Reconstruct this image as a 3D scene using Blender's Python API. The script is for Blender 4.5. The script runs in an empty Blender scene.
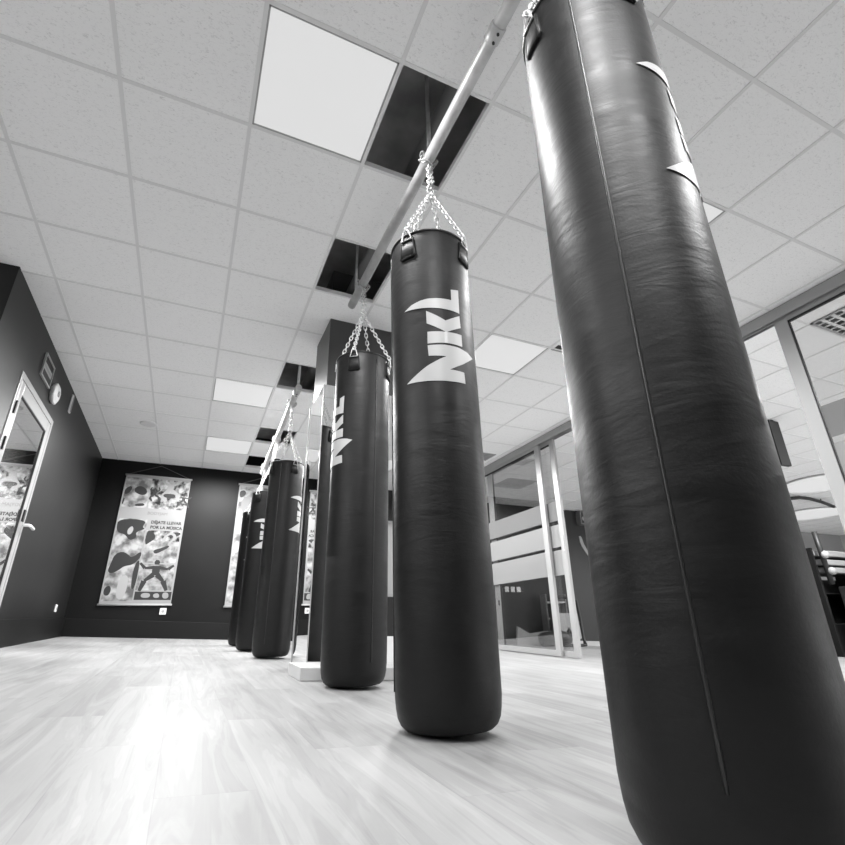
import bpy, bmesh, math, random
from mathutils import Vector, Matrix
random.seed(7)
SC = bpy.context.scene
COL = SC.collection
PI = math.pi
EYE = 0.305                     # camera height; heights written c(z) are measured from the camera
def c(z): return z + EYE
CE = c(2.416)                   # ceiling height
SX, SY = 0.04335, -0.03254      # the floor falls to the right and rises gently to the back
def fz(x, y): return -(SX * x + SY * y) - .022
YF, XW, XT = 8.262, -1.389, 4.183     # back wall, left wall, glass partition
YB = -1.55                      # wall behind the camera
YR = 3.72                       # the left wall steps back here
XA, YA = 18.0, 8.75             # far extents of the room beyond the glass

# ------------------------------------------------------------------ materials
def mat(name, col, rough=.5, metal=0, spec=.5, coat=0, bump=None, emit=None, strength=1, alpha=1, coat_rough=.2, vary=None):
    m = bpy.data.materials.new(name); m.use_nodes = True
    nt = m.node_tree; p = nt.nodes['Principled BSDF']
    if not isinstance(col, tuple): col = (col, col, col)
    p.inputs['Base Color'].default_value = (*col, 1)
    p.inputs['Roughness'].default_value = rough
    p.inputs['Metallic'].default_value = metal
    p.inputs['Specular IOR Level'].default_value = spec
    p.inputs['Coat Weight'].default_value = coat
    p.inputs['Coat Roughness'].default_value = coat_rough
    if emit is not None:
        p.inputs['Emission Color'].default_value = (emit, emit, emit, 1)
        p.inputs['Emission Strength'].default_value = strength
    if alpha < 1: p.inputs['Alpha'].default_value = alpha
    tc = nt.nodes.new('ShaderNodeTexCoord')
    if bump or vary:
        sc, st, stretch = bump or (vary[0], 0, (1, 1, 1))
        mp = nt.nodes.new('ShaderNodeMapping'); mp.inputs['Scale'].default_value = stretch
        nt.links.new(tc.outputs['Object'], mp.inputs[0])
        n = nt.nodes.new('ShaderNodeTexNoise'); n.inputs['Scale'].default_value = sc; n.inputs['Detail'].default_value = 6
        nt.links.new(mp.outputs[0], n.inputs['Vector'])
        if st:
            b = nt.nodes.new('ShaderNodeBump'); b.inputs['Strength'].default_value = st; b.inputs['Distance'].default_value = .01
            nt.links.new(n.outputs['Fac'], b.inputs['Height']); nt.links.new(b.outputs[0], p.inputs['Normal'])
    if vary:
        n2 = nt.nodes.new('ShaderNodeTexNoise'); n2.inputs['Scale'].default_value = vary[0]; n2.inputs['Detail'].default_value = 5
        nt.links.new(tc.outputs['Object'], n2.inputs['Vector'])
        r = nt.nodes.new('ShaderNodeMapRange'); r.inputs[1].default_value = .3; r.inputs[2].default_value = .7
        r.inputs[3].default_value = col[0] * (1 - vary[1]); r.inputs[4].default_value = col[0] * (1 + vary[1])
        nt.links.new(n2.outputs['Fac'], r.inputs[0]); nt.links.new(r.outputs[0], p.inputs['Base Color'])
    return m

def leather():
    m = mat('black leather', .0015, rough=.42, spec=.38, coat=0)
    nt = m.node_tree; p = nt.nodes['Principled BSDF']
    tc = nt.nodes.new('ShaderNodeTexCoord')
    def noise(scale, stretch, detail=5, dist=0):
        mp = nt.nodes.new('ShaderNodeMapping'); mp.inputs['Scale'].default_value = stretch
        nt.links.new(tc.outputs['Object'], mp.inputs[0])
        n = nt.nodes.new('ShaderNodeTexNoise'); n.inputs['Scale'].default_value = scale; n.inputs['Detail'].default_value = detail
        n.inputs['Distortion'].default_value = dist
        nt.links.new(mp.outputs[0], n.inputs['Vector']); return n
    crease = noise(2.2, (1, 1, 3.0), 3, 1.0)      # soft dents from punches, lying across the bag
    grain = noise(160, (1, 1, 1), 2); folds = noise(7, (1, 1, 3.6), 4, 1.8)
    b1 = nt.nodes.new('ShaderNodeBump'); b1.inputs['Strength'].default_value = .14; b1.inputs['Distance'].default_value = .03
    nt.links.new(crease.outputs['Fac'], b1.inputs['Height'])
    b3 = nt.nodes.new('ShaderNodeBump'); b3.inputs['Strength'].default_value = .10; b3.inputs['Distance'].default_value = .01
    nt.links.new(folds.outputs['Fac'], b3.inputs['Height']); nt.links.new(b1.outputs[0], b3.inputs['Normal']); b1 = b3
    b2 = nt.nodes.new('ShaderNodeBump'); b2.inputs['Strength'].default_value = .12; b2.inputs['Distance'].default_value = .002
    nt.links.new(grain.outputs['Fac'], b2.inputs['Height']); nt.links.new(b1.outputs[0], b2.inputs['Normal'])
    nt.links.new(b2.outputs[0], p.inputs['Normal'])
    sm = noise(5, (1, 1, 2.2), 6, .6)             # rubbed and dusty patches
    rr = nt.nodes.new('ShaderNodeMapRange'); rr.inputs[1].default_value = .3; rr.inputs[2].default_value = .7
    rr.inputs[3].default_value = .42; rr.inputs[4].default_value = .56
    nt.links.new(sm.outputs['Fac'], rr.inputs[0]); nt.links.new(rr.outputs[0], p.inputs['Roughness'])
    return m

def wood_floor():
    m = mat('pale oak floor', .7, rough=.5, spec=.18)
    nt = m.node_tree; p = nt.nodes['Principled BSDF']; L = nt.links.new
    tc = nt.nodes.new('ShaderNodeTexCoord'); sp = nt.nodes.new('ShaderNodeSeparateXYZ'); L(tc.outputs['Object'], sp.inputs[0])
    def math_(op, a, b=None, cval=None):
        n = nt.nodes.new('ShaderNodeMath'); n.operation = op
        for i, v in enumerate((a, b, cval)):
            if v is None: continue
            if isinstance(v, (int, float)): n.inputs[i].default_value = v
            else: L(v, n.inputs[i])
        return n.outputs[0]
    W, LN = .19, 1.25
    px = math_('DIVIDE', sp.outputs[0], W); ix = math_('FLOOR', px)
    off = math_('MULTIPLY', math_('FRACT', math_('MULTIPLY', ix, .377)), LN)
    py = math_('DIVIDE', math_('ADD', sp.outputs[1], off), LN); iy = math_('FLOOR', py)
    cmb = nt.nodes.new('ShaderNodeCombineXYZ'); L(ix, cmb.inputs[0]); L(iy, cmb.inputs[1])
    wn = nt.nodes.new('ShaderNodeTexWhiteNoise'); L(cmb.outputs[0], wn.inputs['Vector'])
    # grain: stretched noise, shifted per plank
    vm = nt.nodes.new('ShaderNodeVectorMath'); vm.operation = 'MULTIPLY_ADD'
    L(tc.outputs['Object'], vm.inputs[0]); vm.inputs[1].default_value = (10, .7, 1)
    cs = nt.nodes.new('ShaderNodeVectorMath'); cs.operation = 'SCALE'; L(cmb.outputs[0], cs.inputs[0]); cs.inputs['Scale'].default_value = 7.3
    L(cs.outputs[0], vm.inputs[2])
    g = nt.nodes.new('ShaderNodeTexNoise'); g.inputs['Scale'].default_value = 1.3; g.inputs['Detail'].default_value = 7; g.inputs['Distortion'].default_value = 1.6
    L(vm.outputs[0], g.inputs['Vector'])
    rings = math_('MULTIPLY', math_('ADD', math_('SINE', math_('MULTIPLY', g.outputs['Fac'], 55)), 1), .5)
    big = nt.nodes.new('ShaderNodeTexNoise'); big.inputs['Scale'].default_value = 1.1; big.inputs['Detail'].default_value = 4
    L(tc.outputs['Object'], big.inputs['Vector'])
    v = math_('MULTIPLY_ADD', wn.outputs['Value'], .07, .10)
    v = math_('MULTIPLY_ADD', rings, .02, v)
    v = math_('MULTIPLY_ADD', g.outputs['Fac'], .24, v)
    v = math_('MULTIPLY_ADD', big.outputs['Fac'], .10, v)
    # joints
    fx = math_('FRACT', px); fy = math_('FRACT', py)
    jx = math_('LESS_THAN', fx, .011); jy = math_('LESS_THAN', fy, .002)
    j = math_('MAXIMUM', jx, jy)
    v = math_('MULTIPLY', v, math_('SUBTRACT', 1, math_('MULTIPLY', j, .10)))
    L(v, p.inputs['Base Color'])
    rgh = math_('MULTIPLY_ADD', big.outputs['Fac'], .25, .36); L(rgh, p.inputs['Roughness'])
    b = nt.nodes.new('ShaderNodeBump'); b.inputs['Strength'].default_value = .08; b.inputs['Distance'].default_value = .003
    L(g.outputs['Fac'], b.inputs['Height']); L(b.outputs[0], p.inputs['Normal'])
    return m

def ceiling_tile():
    m = mat('mineral fibre tile', .93, rough=.9, spec=.1)
    nt = m.node_tree; p = nt.nodes['Principled BSDF']; L = nt.links.new
    tc = nt.nodes.new('ShaderNodeTexCoord')
    mp = nt.nodes.new('ShaderNodeMapping'); mp.inputs['Scale'].default_value = (1, 1.9, 1); L(tc.outputs['Object'], mp.inputs[0])
    n = nt.nodes.new('ShaderNodeTexNoise'); n.inputs['Scale'].default_value = 62; n.inputs['Detail'].default_value = 3; n.inputs['Distortion'].default_value = 1.2
    L(mp.outputs[0], n.inputs['Vector'])
    r = nt.nodes.new('ShaderNodeMapRange'); r.inputs[1].default_value = .56; r.inputs[2].default_value = .72
    r.inputs[3].default_value = .93; r.inputs[4].default_value = .74
    L(n.outputs['Fac'], r.inputs[0]); L(r.outputs[0], p.inputs['Base Color'])
    b = nt.nodes.new('ShaderNodeBump'); b.inputs['Strength'].default_value = .35; b.inputs['Distance'].default_value = .004; b.invert = True
    L(n.outputs['Fac'], b.inputs['Height']); L(b.outputs[0], p.inputs['Normal'])
    return m

def clear_glass():
    m = bpy.data.materials.new('clear glass'); m.use_nodes = True; nt = m.node_tree
    nt.nodes.clear(); L = nt.links.new
    o = nt.nodes.new('ShaderNodeOutputMaterial'); mx = nt.nodes.new('ShaderNodeMixShader')
    t = nt.nodes.new('ShaderNodeBsdfTransparent'); t.inputs[0].default_value = (.88, .88, .88, 1)
    g = nt.nodes.new('ShaderNodeBsdfGlossy'); g.inputs['Roughness'].default_value = .0; g.inputs[0].default_value = (1, 1, 1, 1)
    lw = nt.nodes.new('ShaderNodeLayerWeight'); lw.inputs[0].default_value = .5      # facing = 1 - |cos|
    pw = nt.nodes.new('ShaderNodeMath'); pw.operation = 'POWER'; L(lw.outputs['Facing'], pw.inputs[0]); pw.inputs[1].default_value = 5
    f = nt.nodes.new('ShaderNodeMath'); f.operation = 'MULTIPLY_ADD'; L(pw.outputs[0], f.inputs[0]); f.inputs[1].default_value = 4.0; f.inputs[2].default_value = .04
    L(f.outputs[0], mx.inputs[0]); L(t.outputs[0], mx.inputs[1]); L(g.outputs[0], mx.inputs[2]); L(mx.outputs[0], o.inputs[0])
    return m

def frosted(tr):
    m = bpy.data.materials.new('frosted vinyl'); m.use_nodes = True; nt = m.node_tree
    nt.nodes.clear(); L = nt.links.new
    o = nt.nodes.new('ShaderNodeOutputMaterial'); mx = nt.nodes.new('ShaderNodeMixShader'); mx.inputs[0].default_value = .5
    d = nt.nodes.new('ShaderNodeBsdfDiffuse'); d.inputs[0].default_value = (tr, tr, tr, 1)
    t = nt.nodes.new('ShaderNodeBsdfTranslucent'); t.inputs[0].default_value = (tr, tr, tr, 1)
    L(d.outputs[0], mx.inputs[1]); L(t.outputs[0], mx.inputs[2]); L(mx.outputs[0], o.inputs[0])
    return m

def photo_print(name, lo, hi, scale, seed):
    m = mat(name, .5, rough=.6, spec=.2)
    nt = m.node_tree; p = nt.nodes['Principled BSDF']; L = nt.links.new
    tc = nt.nodes.new('ShaderNodeTexCoord'); mp = nt.nodes.new('ShaderNodeMapping'); mp.inputs['Location'].default_value = (seed, seed * 2, seed)
    L(tc.outputs['Object'], mp.inputs[0])
    n = nt.nodes.new('ShaderNodeTexNoise'); n.inputs['Scale'].default_value = scale; n.inputs['Detail'].default_value = 3
    L(mp.outputs[0], n.inputs['Vector'])
    r = nt.nodes.new('ShaderNodeMapRange'); r.inputs[1].default_value = .38; r.inputs[2].default_value = .62
    r.inputs[3].default_value = lo; r.inputs[4].default_value = hi
    L(n.outputs['Fac'], r.inputs[0]); L(r.outputs[0], p.inputs['Base Color'])
    return m

M = dict(
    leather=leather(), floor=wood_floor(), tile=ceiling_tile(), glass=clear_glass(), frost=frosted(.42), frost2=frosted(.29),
    grid=mat('ceiling grid steel', .76, rough=.5), slab=mat('raw concrete', .45, rough=.95, vary=(3, .4)),
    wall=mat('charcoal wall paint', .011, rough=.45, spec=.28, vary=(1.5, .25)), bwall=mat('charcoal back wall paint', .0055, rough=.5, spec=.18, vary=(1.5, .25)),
    dwall=mat('dark wall paint', .020, rough=.5, spec=.4),
    skirt=mat('dark skirting', .007, rough=.5, spec=.2), white=mat('white plastic', .78, rough=.35),
    alu=mat('white lacquered aluminium', .35, rough=.3), black=mat('black rubber', .012, rough=.5),
    print_=mat('white print', .48, rough=.45), steel=mat('galvanised steel', .52, rough=.42, metal=.25, vary=(14, .15)),
    chrome=mat('zinc plated chain', .52, rough=.45, metal=.3), mirror=mat('mirror glass', .92, rough=.0, metal=1),
    panel=mat('lamp diffuser', .2, rough=.6, spec=.1, emit=1, strength=.54), plinth=mat('white laminate', .6, rough=.4),
    seam=mat('leather piping', .018, rough=.35), patch=mat('leather tab', .03, rough=.38), stitch=mat('dark stitching', .008, rough=.7),
    canvas=mat('banner canvas', .27, rough=.7), ink=mat('black ink', .015, rough=.6), grey=mat('grey ink', .16, rough=.6),
    lgrey=mat('light grey ink', .34, rough=.6), column=mat('column paint', .05, rough=.4), cord=mat('cord', .12, rough=.8),
    vent=mat('grey steel', .35, rough=.4), duct=mat('duct', .22, rough=.5), plaster=mat('white plaster', .75, rough=.8),
)

# ------------------------------------------------------------------ mesh helpers
class MB:
    def __init__(s): s.v = []; s.f = []; s.m = []; s.sm = []
    def face(s, pts, mi=0, smooth=False):
        b = len(s.v); s.v += [tuple(p) for p in pts]; s.f.append(tuple(range(b, b + len(pts)))); s.m.append(mi); s.sm.append(smooth)
    def box(s, x0, x1, y0, y1, z0, z1, mi=0):
        b = len(s.v)
        s.v += [(x, y, z) for z in (z0, z1) for (x, y) in ((x0, y0), (x1, y0), (x1, y1), (x0, y1))]
        for q in ((3, 2, 1, 0), (4, 5, 6, 7), (0, 1, 5, 4), (1, 2, 6, 5), (2, 3, 7, 6), (3, 0, 4, 7)):
            s.f.append(tuple(b + i for i in q)); s.m.append(mi); s.sm.append(False)
    def hexa(s, P, mi=0):           # P: four bottom points then four top points
        b = len(s.v); s.v += [tuple(p) for p in P]
        for q in ((3, 2, 1, 0), (4, 5, 6, 7), (0, 1, 5, 4), (1, 2, 6, 5), (2, 3, 7, 6), (3, 0, 4, 7)):
            s.f.append(tuple(b + i for i in q)); s.m.append(mi); s.sm.append(False)
    def tube(s, pts, r, n=10, closed=False, mi=0, cap=True):
        pts = [Vector(p) for p in pts]; N = len(pts); rings = []
        up = Vector((0, 0, 1)); prev = None
        for i, p in enumerate(pts):
            a = pts[(i - 1) % N] if (closed or i > 0) else p
            d = pts[(i + 1) % N] if (closed or i < N - 1) else p
            t = (d - a).normalized()
            if prev is None:
                ref = up if abs(t.dot(up)) < .9 else Vector((1, 0, 0)); u = t.cross(ref).normalized()
            else:
                u = prev - t * prev.dot(t)
                u = u.normalized() if u.length > 1e-6 else t.orthogonal().normalized()
            prev = u; w = t.cross(u)
            rr = r[i] if isinstance(r, (list, tuple)) else r
            b = len(s.v)
            s.v += [tuple(p + (u * math.cos(2 * PI * k / n) + w * math.sin(2 * PI * k / n)) * rr) for k in range(n)]
            rings.append(b)
        M_ = N if closed else N - 1
        for i in range(M_):
            a, b = rings[i], rings[(i + 1) % N]
            # closed rings may meet with a twist; align by nearest vertex
            sh = 0
            if closed and i == M_ - 1:
                sh = min(range(n), key=lambda k: (Vector(s.v[a]) - Vector(s.v[b + k])).length)
            for k in range(n):
                s.f.append((a + k, a + (k + 1) % n, b + (k + 1 + sh) % n, b + (k + sh) % n)); s.m.append(mi); s.sm.append(True)
        if cap and not closed:
            s.f.append(tuple(rings[0] + k for k in range(n))[::-1]); s.m.append(mi); s.sm.append(False)
            s.f.append(tuple(rings[-1] + k for k in range(n))); s.m.append(mi); s.sm.append(False)
    def lathe(s, prof, n=64, mi=0, cx=0, cy=0, close_top=True):
        rings = []
        for (r, z) in prof:
            b = len(s.v); s.v += [(cx + r * math.sin(2 * PI * k / n), cy - r * math.cos(2 * PI * k / n), z) for k in range(n)]; rings.append(b)
        for a, b in zip(rings, rings[1:]):
            for k in range(n):
                s.f.append((a + k, a + (k + 1) % n, b + (k + 1) % n, b + k)); s.m.append(mi); s.sm.append(True)
        s.f.append(tuple(rings[0] + k for k in range(n))[::-1]); s.m.append(mi); s.sm.append(False)
        if close_top: s.f.append(tuple(rings[-1] + k for k in range(n))); s.m.append(mi); s.sm.append(False)
    def prism(s, poly, fn, d0, d1, mi=0):   # 2D polygon (u,v) extruded between depths, fn(u,v,d)->xyz
        a = [fn(u, v, d0) for u, v in poly]; b = [fn(u, v, d1) for u, v in poly]
        s.face(a, mi); s.face(b[::-1], mi)
        for i in range(len(poly)):
            j = (i + 1) % len(poly); s.face([a[i], b[i], b[j], a[j]], mi)
    def build(s, name, mats, parent=None, bevel=0, tri=False):
        me = bpy.data.meshes.new(name); me.from_pydata(s.v, [], s.f)
        for m in (mats if isinstance(mats, (list, tuple)) else [mats]): me.materials.append(m)
        for p, mi, sm in zip(me.polygons, s.m, s.sm): p.material_index = mi; p.use_smooth = sm
        bm = bmesh.new(); bm.from_mesh(me); bmesh.ops.remove_doubles(bm, verts=bm.verts, dist=1e-6)
        if tri: bmesh.ops.triangulate(bm, faces=[f for f in bm.faces if len(f.verts) > 4])
        bmesh.ops.recalc_face_normals(bm, faces=bm.faces); bm.to_mesh(me); bm.free()
        o = bpy.data.objects.new(name, me); COL.objects.link(o)
        if parent: o.parent = parent
        if bevel:
            bv = o.modifiers.new('bevel', 'BEVEL'); bv.width = bevel; bv.segments = 2; bv.limit_method = 'ANGLE'
        return o

def tag(o, label, cat, group=None):
    o['label'] = label; o['category'] = cat
    if group: o['group'] = group
    return o
def empty(name, loc, label, cat, group=None, rz=0):
    o = bpy.data.objects.new(name, None); COL.objects.link(o); o.location = loc; o.rotation_euler = (0, 0, rz); o.empty_display_size = .1
    return tag(o, label, cat, group)
def struct(o): o['kind'] = 'structure'; return o
def bx(name, m, a, parent=None, bevel=0):
    b = MB(); b.box(*a); return b.build(name, m, parent, bevel)
def copy_tree(o, parent=None):
    n = o.copy(); COL.objects.link(n); n.parent = parent
    for ch in list(o.children): copy_tree(ch, n)
    return n

# ------------------------------------------------------------------ floor
b = MB()
def floor_patch(b, x0, x1, y0, y1):
    b.hexa([(x0, y0, fz(x0, y0) - .12), (x1, y0, fz(x1, y0) - .12), (x1, y1, fz(x1, y1) - .12), (x0, y1, fz(x0, y1) - .12),
            (x0, y0, fz(x0, y0)), (x1, y0, fz(x1, y0)), (x1, y1, fz(x1, y1)), (x0, y1, fz(x0, y1))])
floor_patch(b, -4.4, XA, YB - .1, YA)
struct(b.build('floor', M['floor']))

# ------------------------------------------------------------------ ceiling with its grid, holes and lamps
XS = [-1.1868, -.6222, -.0378, .564, 1.0464, 1.5156, 2.148, 2.7906, 3.4434, 4.06]     # grid lines across, columns -1..8
xs = {i - 1: v for i, v in enumerate(XS)}
for k in range(2, 7): xs[-k] = xs[-1] - .575 * (k - 1)
for k in range(9, 33): xs[k] = xs[8] + .62 * (k - 8)
def ry(r): return 1.3648 + .6 * r
HOLES = {(2, 0), (2, 2), (2, 5), (2, 8), (2, 10)}
LAMPS = [(1, 0), (1, 6), (1, 9), (5, 0), (5, 3), (5, 6), (5, 9), (1, -3), (2, -4), (5, -3), (-4, 0), (-4, -3)]
b = MB(); g = MB(); TH = .015
for i in range(-6, 32):
    for r in range(-5, 13):
        x0, x1, y0, y1 = xs[i], xs[i + 1], ry(r), ry(r + 1)
        if i < 8: y1 = min(y1, YF + .02)
        y0 = max(y0, YB); y1 = min(y1, YA + .02)
        if y1 <= y0: continue
        if (i, r) in HOLES or (i, r) in LAMPS: continue
        if x1 < XW + .1 and y0 >= YR - .3: continue
        b.box(x0 + .004, x1 - .004, y0 + .004, y1 - .004, CE, CE + TH)
ceil = struct(b.build('ceiling', M['tile']))
H = .0095
for r in range(-4, 13):
    y = ry(r)
    xa = xs[-6] if y < YR else XW
    g.box(xa, XA, y - H, y + H, CE - .004, CE + .03)
for i in range(-6, 32):
    x = xs[i]; y1 = YA if x > XT else YF
    if x < XW: y1 = YR
    g.box(x - H, x + H, YB, y1, CE - .0045, CE + .031)
go = g.build('ceiling_grid', M['grid'], ceil)
b = MB(); b.box(-4.5, XA, YB - .1, YA + .1, CE + .62, CE + .8)
struct(b.build('ceiling_slab', M['slab']))
# beam and duct above the tiles, seen through the openings
tag(bx('concrete_beam', M['slab'], (.42, .60, YB, YF, CE + .30, CE + .6199)), 'rough concrete beam above the ceiling tiles, seen through the open tiles', 'beam')
b = MB()
b.tube([(.97, YB, CE + .30), (.97, YF, CE + .30)], .065, 16)
tag(b.build('ventilation_duct', M['duct']), 'dull grey round duct running above the open ceiling tiles', 'duct')

lampnames = {(1, 0): 'large square ceiling light panel nearest the camera, left of the pipe',
             (1, 6): 'ceiling light panel at the back, nearer of the two left of the far pipe',
             (1, 9): 'ceiling light panel closest to the back wall with the banners',
             (5, 0): 'ceiling light panel mostly hidden behind the nearest punching bag',
             (5, 3): 'ceiling light panel between the second bag and the nearest bag',
             (5, 6): 'ceiling light panel hidden behind the second bag, right of the column',
             (5, 9): 'ceiling light panel at the back, right of the mirrored column',
             (1, -3): 'ceiling light panel behind the camera on the left', (2, -4): 'ceiling light panel directly behind the camera', (5, -3): 'ceiling light panel behind the camera on the right',
             (-4, 0): 'ceiling light panel in the left bay before the black wall end', (-4, -3): 'ceiling light panel in the left bay behind the camera'}
def spot(name, x, y, z, e, size=172, aim=None):
    l = bpy.data.lights.new(name, 'SPOT'); l.energy = e; l.spot_size = math.radians(size); l.spot_blend = .45; l.shadow_soft_size = 0
    o = bpy.data.objects.new(name, l); COL.objects.link(o); o.location = (x, y, z); return o
LAMP_W = 24
for (i, r) in LAMPS:
    x0, x1, y0, y1 = xs[i] + H, xs[i + 1] - H, ry(r) + H, ry(r + 1) - H
    t = empty('ceiling_light', ((x0 + x1) / 2, (y0 + y1) / 2, CE), lampnames[(i, r)], 'ceiling light', 'square light panels in the tiled ceiling')
    cx, cy = (x0 + x1) / 2, (y0 + y1) / 2; hx, hy = (x1 - x0) / 2, (y1 - y0) / 2
    q = MB(); q.box(-hx + .008, hx - .008, -hy + .008, hy - .008, .001, .006); q.build('diffuser', M['panel'], t)
    q = MB()
    for a in ((-hx, hx, -hy, -hy + .008), (-hx, hx, hy - .008, hy), (-hx, -hx + .008, -hy, hy), (hx - .008, hx, -hy, hy)):
        q.box(*a, -.002, .04)
    q.box(-hx, hx, -hy, hy, .04, .05)
    q.build('frame', M['alu'], t)
    n = 2
    for a in range(n):
        for d in range(n):
            spot('panel_lamp', cx + (a - .5) * hx * .9, cy + (d - .5) * hy * .9, CE - .012, LAMP_W * (2.7 if r >= 9 else 2.1 if r >= 6 else 1.1 if (i, r) == (1, -3) else .8 if (i, r) == (2, -4) else 1))

# small slot beside the second bag, dull vents
t = empty('ceiling_vent', (2.89, 3.15, CE), 'small dark slot in the ceiling tile beside the nearest bag', 'vent')
bx('slot_opening', M['black'], (-.055, .18, -.05, .03, -.003, .004), t); 
bx('slot_rim', M['vent'], (-.07, .2, .03, .045, -.004, .004), t)
t = empty('ceiling_vent', (3.62, 6.30, CE), 'flat grey air vent in the ceiling near the top track of the glass wall', 'vent')
bx('vent_plate', M['vent'], (-.0, .36, -.30, .02, -.006, .004), t)
b = MB()
for k in range(5): b.box(.03, .33, -.27 + k * .055, -.255 + k * .055, -.010, -.006)
b.build('slat', M['duct'], t)
def eggcrate(x0, x1, y0, y1, label):
    t = empty('ceiling_vent', (x0, y0, CE), label, 'vent')
    w, h = x1 - x0, y1 - y0
    bx('vent_back', M['duct'], (0, w, 0, h, .0, .004), t)
    q = MB()
    for a in ((0, w, 0, .02), (0, w, h - .02, h), (0, .02, 0, h), (w - .02, w, 0, h)): q.box(*a, -.015, -.0045)
    q.build('frame', M['alu'], t)
    q = MB(); n = 7
    for k in range(1, n):
        q.box(.02, w - .02, h * k / n - .012, h * k / n + .012, -.014, -.0046)
        q.box(w * k / n - .007, w * k / n + .007, .02, h - .02, -.0135, -.0047)
    q.build('grille', M['grid'], t)
eggcrate(4.66, 5.28, 1.385, 1.95, 'egg crate air grille in the ceiling seen through the near glass door')
t = empty('ceiling_vent', (4.86, 7.0, CE), 'grey square return panel in the ceiling behind the frosted glass', 'vent')
bx('vent_plate', M['vent'], (0, .62, 0, .58, -.006, .004), t)
t = empty('smoke_detector', (-.71, 6.57, CE), 'faint round smoke detector on the ceiling above the banner', 'detector')
q = MB(); q.lathe([(.08, -.014), (.095, -.008), (.10, .0)], 24); q.build('detector_body', M['grid'], t)

# ------------------------------------------------------------------ walls
ZB = -.35
def wallbox(name, m, *a): return struct(bx(name, m, a))
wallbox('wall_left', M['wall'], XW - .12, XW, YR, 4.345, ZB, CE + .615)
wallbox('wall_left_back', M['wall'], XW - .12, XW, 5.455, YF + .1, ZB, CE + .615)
wallbox('wall_left_over_door', M['wall'], XW - .12, XW, 4.345, 5.455, c(1.905), CE + .05)
wallbox('wall_left_end', M['dwall'], -4.4, XW - .12, YR, YR + .12, ZB, CE + .615)
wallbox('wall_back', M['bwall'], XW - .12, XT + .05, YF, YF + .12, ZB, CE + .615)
W2 = (-1.3, 3.4, c(1.3), c(2.34))
wallbox('wall_far_left', M['dwall'], -4.5, -4.4, YB, YR + .1, ZB, W2[2])
wallbox('wall_far_left_high', M['dwall'], -4.5, -4.4, YB, YR + .1, W2[3], CE + .615)
wallbox('wall_far_left_near', M['dwall'], -4.5, -4.4, YB, W2[0], W2[2], W2[3])
wallbox('wall_far_left_back', M['dwall'], -4.5, -4.4, W2[1], YR + .1, W2[2], W2[3])
t = bpy.data.objects.new('added_window_left', None); COL.objects.link(t); t['kind'] = 'structure'  # added window out of view, lets in daylight to brighten the ceiling
q = MB()
for a in ((W2[2], W2[2] + .05), (W2[3] - .05, W2[3])): q.box(-4.48, -4.42, W2[0], W2[1], *a)
for y in (W2[0], .27, 1.84, W2[1] - .05): q.box(-4.48, -4.42, y, y + .05, W2[2] + .05, W2[3] - .05)
q.build('window_frame', M['alu'], t)
bx('window_glass', M['glass'], (-4.455, -4.450, W2[0] + .05, W2[1] - .05, W2[2] + .05, W2[3] - .05), t)
# wall behind the camera, with a bright window at its right end
WX0, WX1, WZ0, WZ1 = 2.1, 4.1, c(.53), c(1.85)
W3 = (-2.8, 1.3, c(1.95), c(2.36))
wallbox('wall_front', M['dwall'], -4.5, WX0, YB - .12, YB, ZB, W3[2])
wallbox('wall_front_top', M['dwall'], -4.5, WX0, YB - .12, YB, W3[3], CE + .615)
wallbox('wall_front_left', M['dwall'], -4.5, W3[0], YB - .12, YB, W3[2], W3[3])
wallbox('wall_front_middle', M['dwall'], W3[1], WX0, YB - .12, YB, W3[2], W3[3])
t = bpy.data.objects.new('added_window_front', None); COL.objects.link(t); t['kind'] = 'structure'  # added high window behind the camera, more daylight for the ceiling
q = MB()
for a in ((W3[2], W3[2] + .05), (W3[3] - .05, W3[3])): q.box(W3[0], W3[1], YB - .08, YB - .02, *a)
for x in (W3[0], -1.45, -.1, W3[1] - .05): q.box(x, x + .05, YB - .08, YB - .02, W3[2] + .05, W3[3] - .05)
q.build('window_frame', M['alu'], t)
bx('window_glass', M['glass'], (W3[0] + .05, W3[1] - .05, YB - .055, YB - .050, W3[2] + .05, W3[3] - .05), t)
wallbox('wall_front_low', M['dwall'], WX0, XT + .05, YB - .12, YB, ZB, WZ0)
wallbox('wall_front_high', M['dwall'], WX0, XT + .05, YB - .12, YB, WZ1, CE + .615)
wallbox('wall_front_side', M['dwall'], WX1, XA, YB - .12, YB, WZ0, WZ1)
t = bpy.data.objects.new('window_1', None); COL.objects.link(t); t['kind'] = 'structure'
q = MB()
for a in ((WX0, WX1, WZ0, WZ0 + .05), (WX0, WX1, WZ1 - .05, WZ1)): q.box(a[0], a[1], YB - .08, YB - .02, a[2], a[3])
for x in (WX0, (WX0 + WX1) / 2 - .025, WX1 - .05): q.box(x, x + .05, YB - .08, YB - .02, WZ0 + .05, WZ1 - .05)
q.build('window_frame', M['alu'], t)
bx('window_glass', M['frost'], (WX0 + .05, WX1 - .05, YB - .055, YB - .050, WZ0 + .05, WZ1 - .05), t)
# room beyond the glass
wallbox('wall_annex_back', M['dwall'], XT - .05, 13.2, YA, YA + .12, -1.0, CE + .615)
wallbox('wall_annex_far', mat('grey annex wall', .28, rough=.6), 13.2, XA, YA, YA + .12, -1.0, CE + .615)
wallbox('wall_annex_right', mat('pale annex wall', .5, rough=.6), XA, XA + .1, YB, YA, -1.2, CE + .615)

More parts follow.
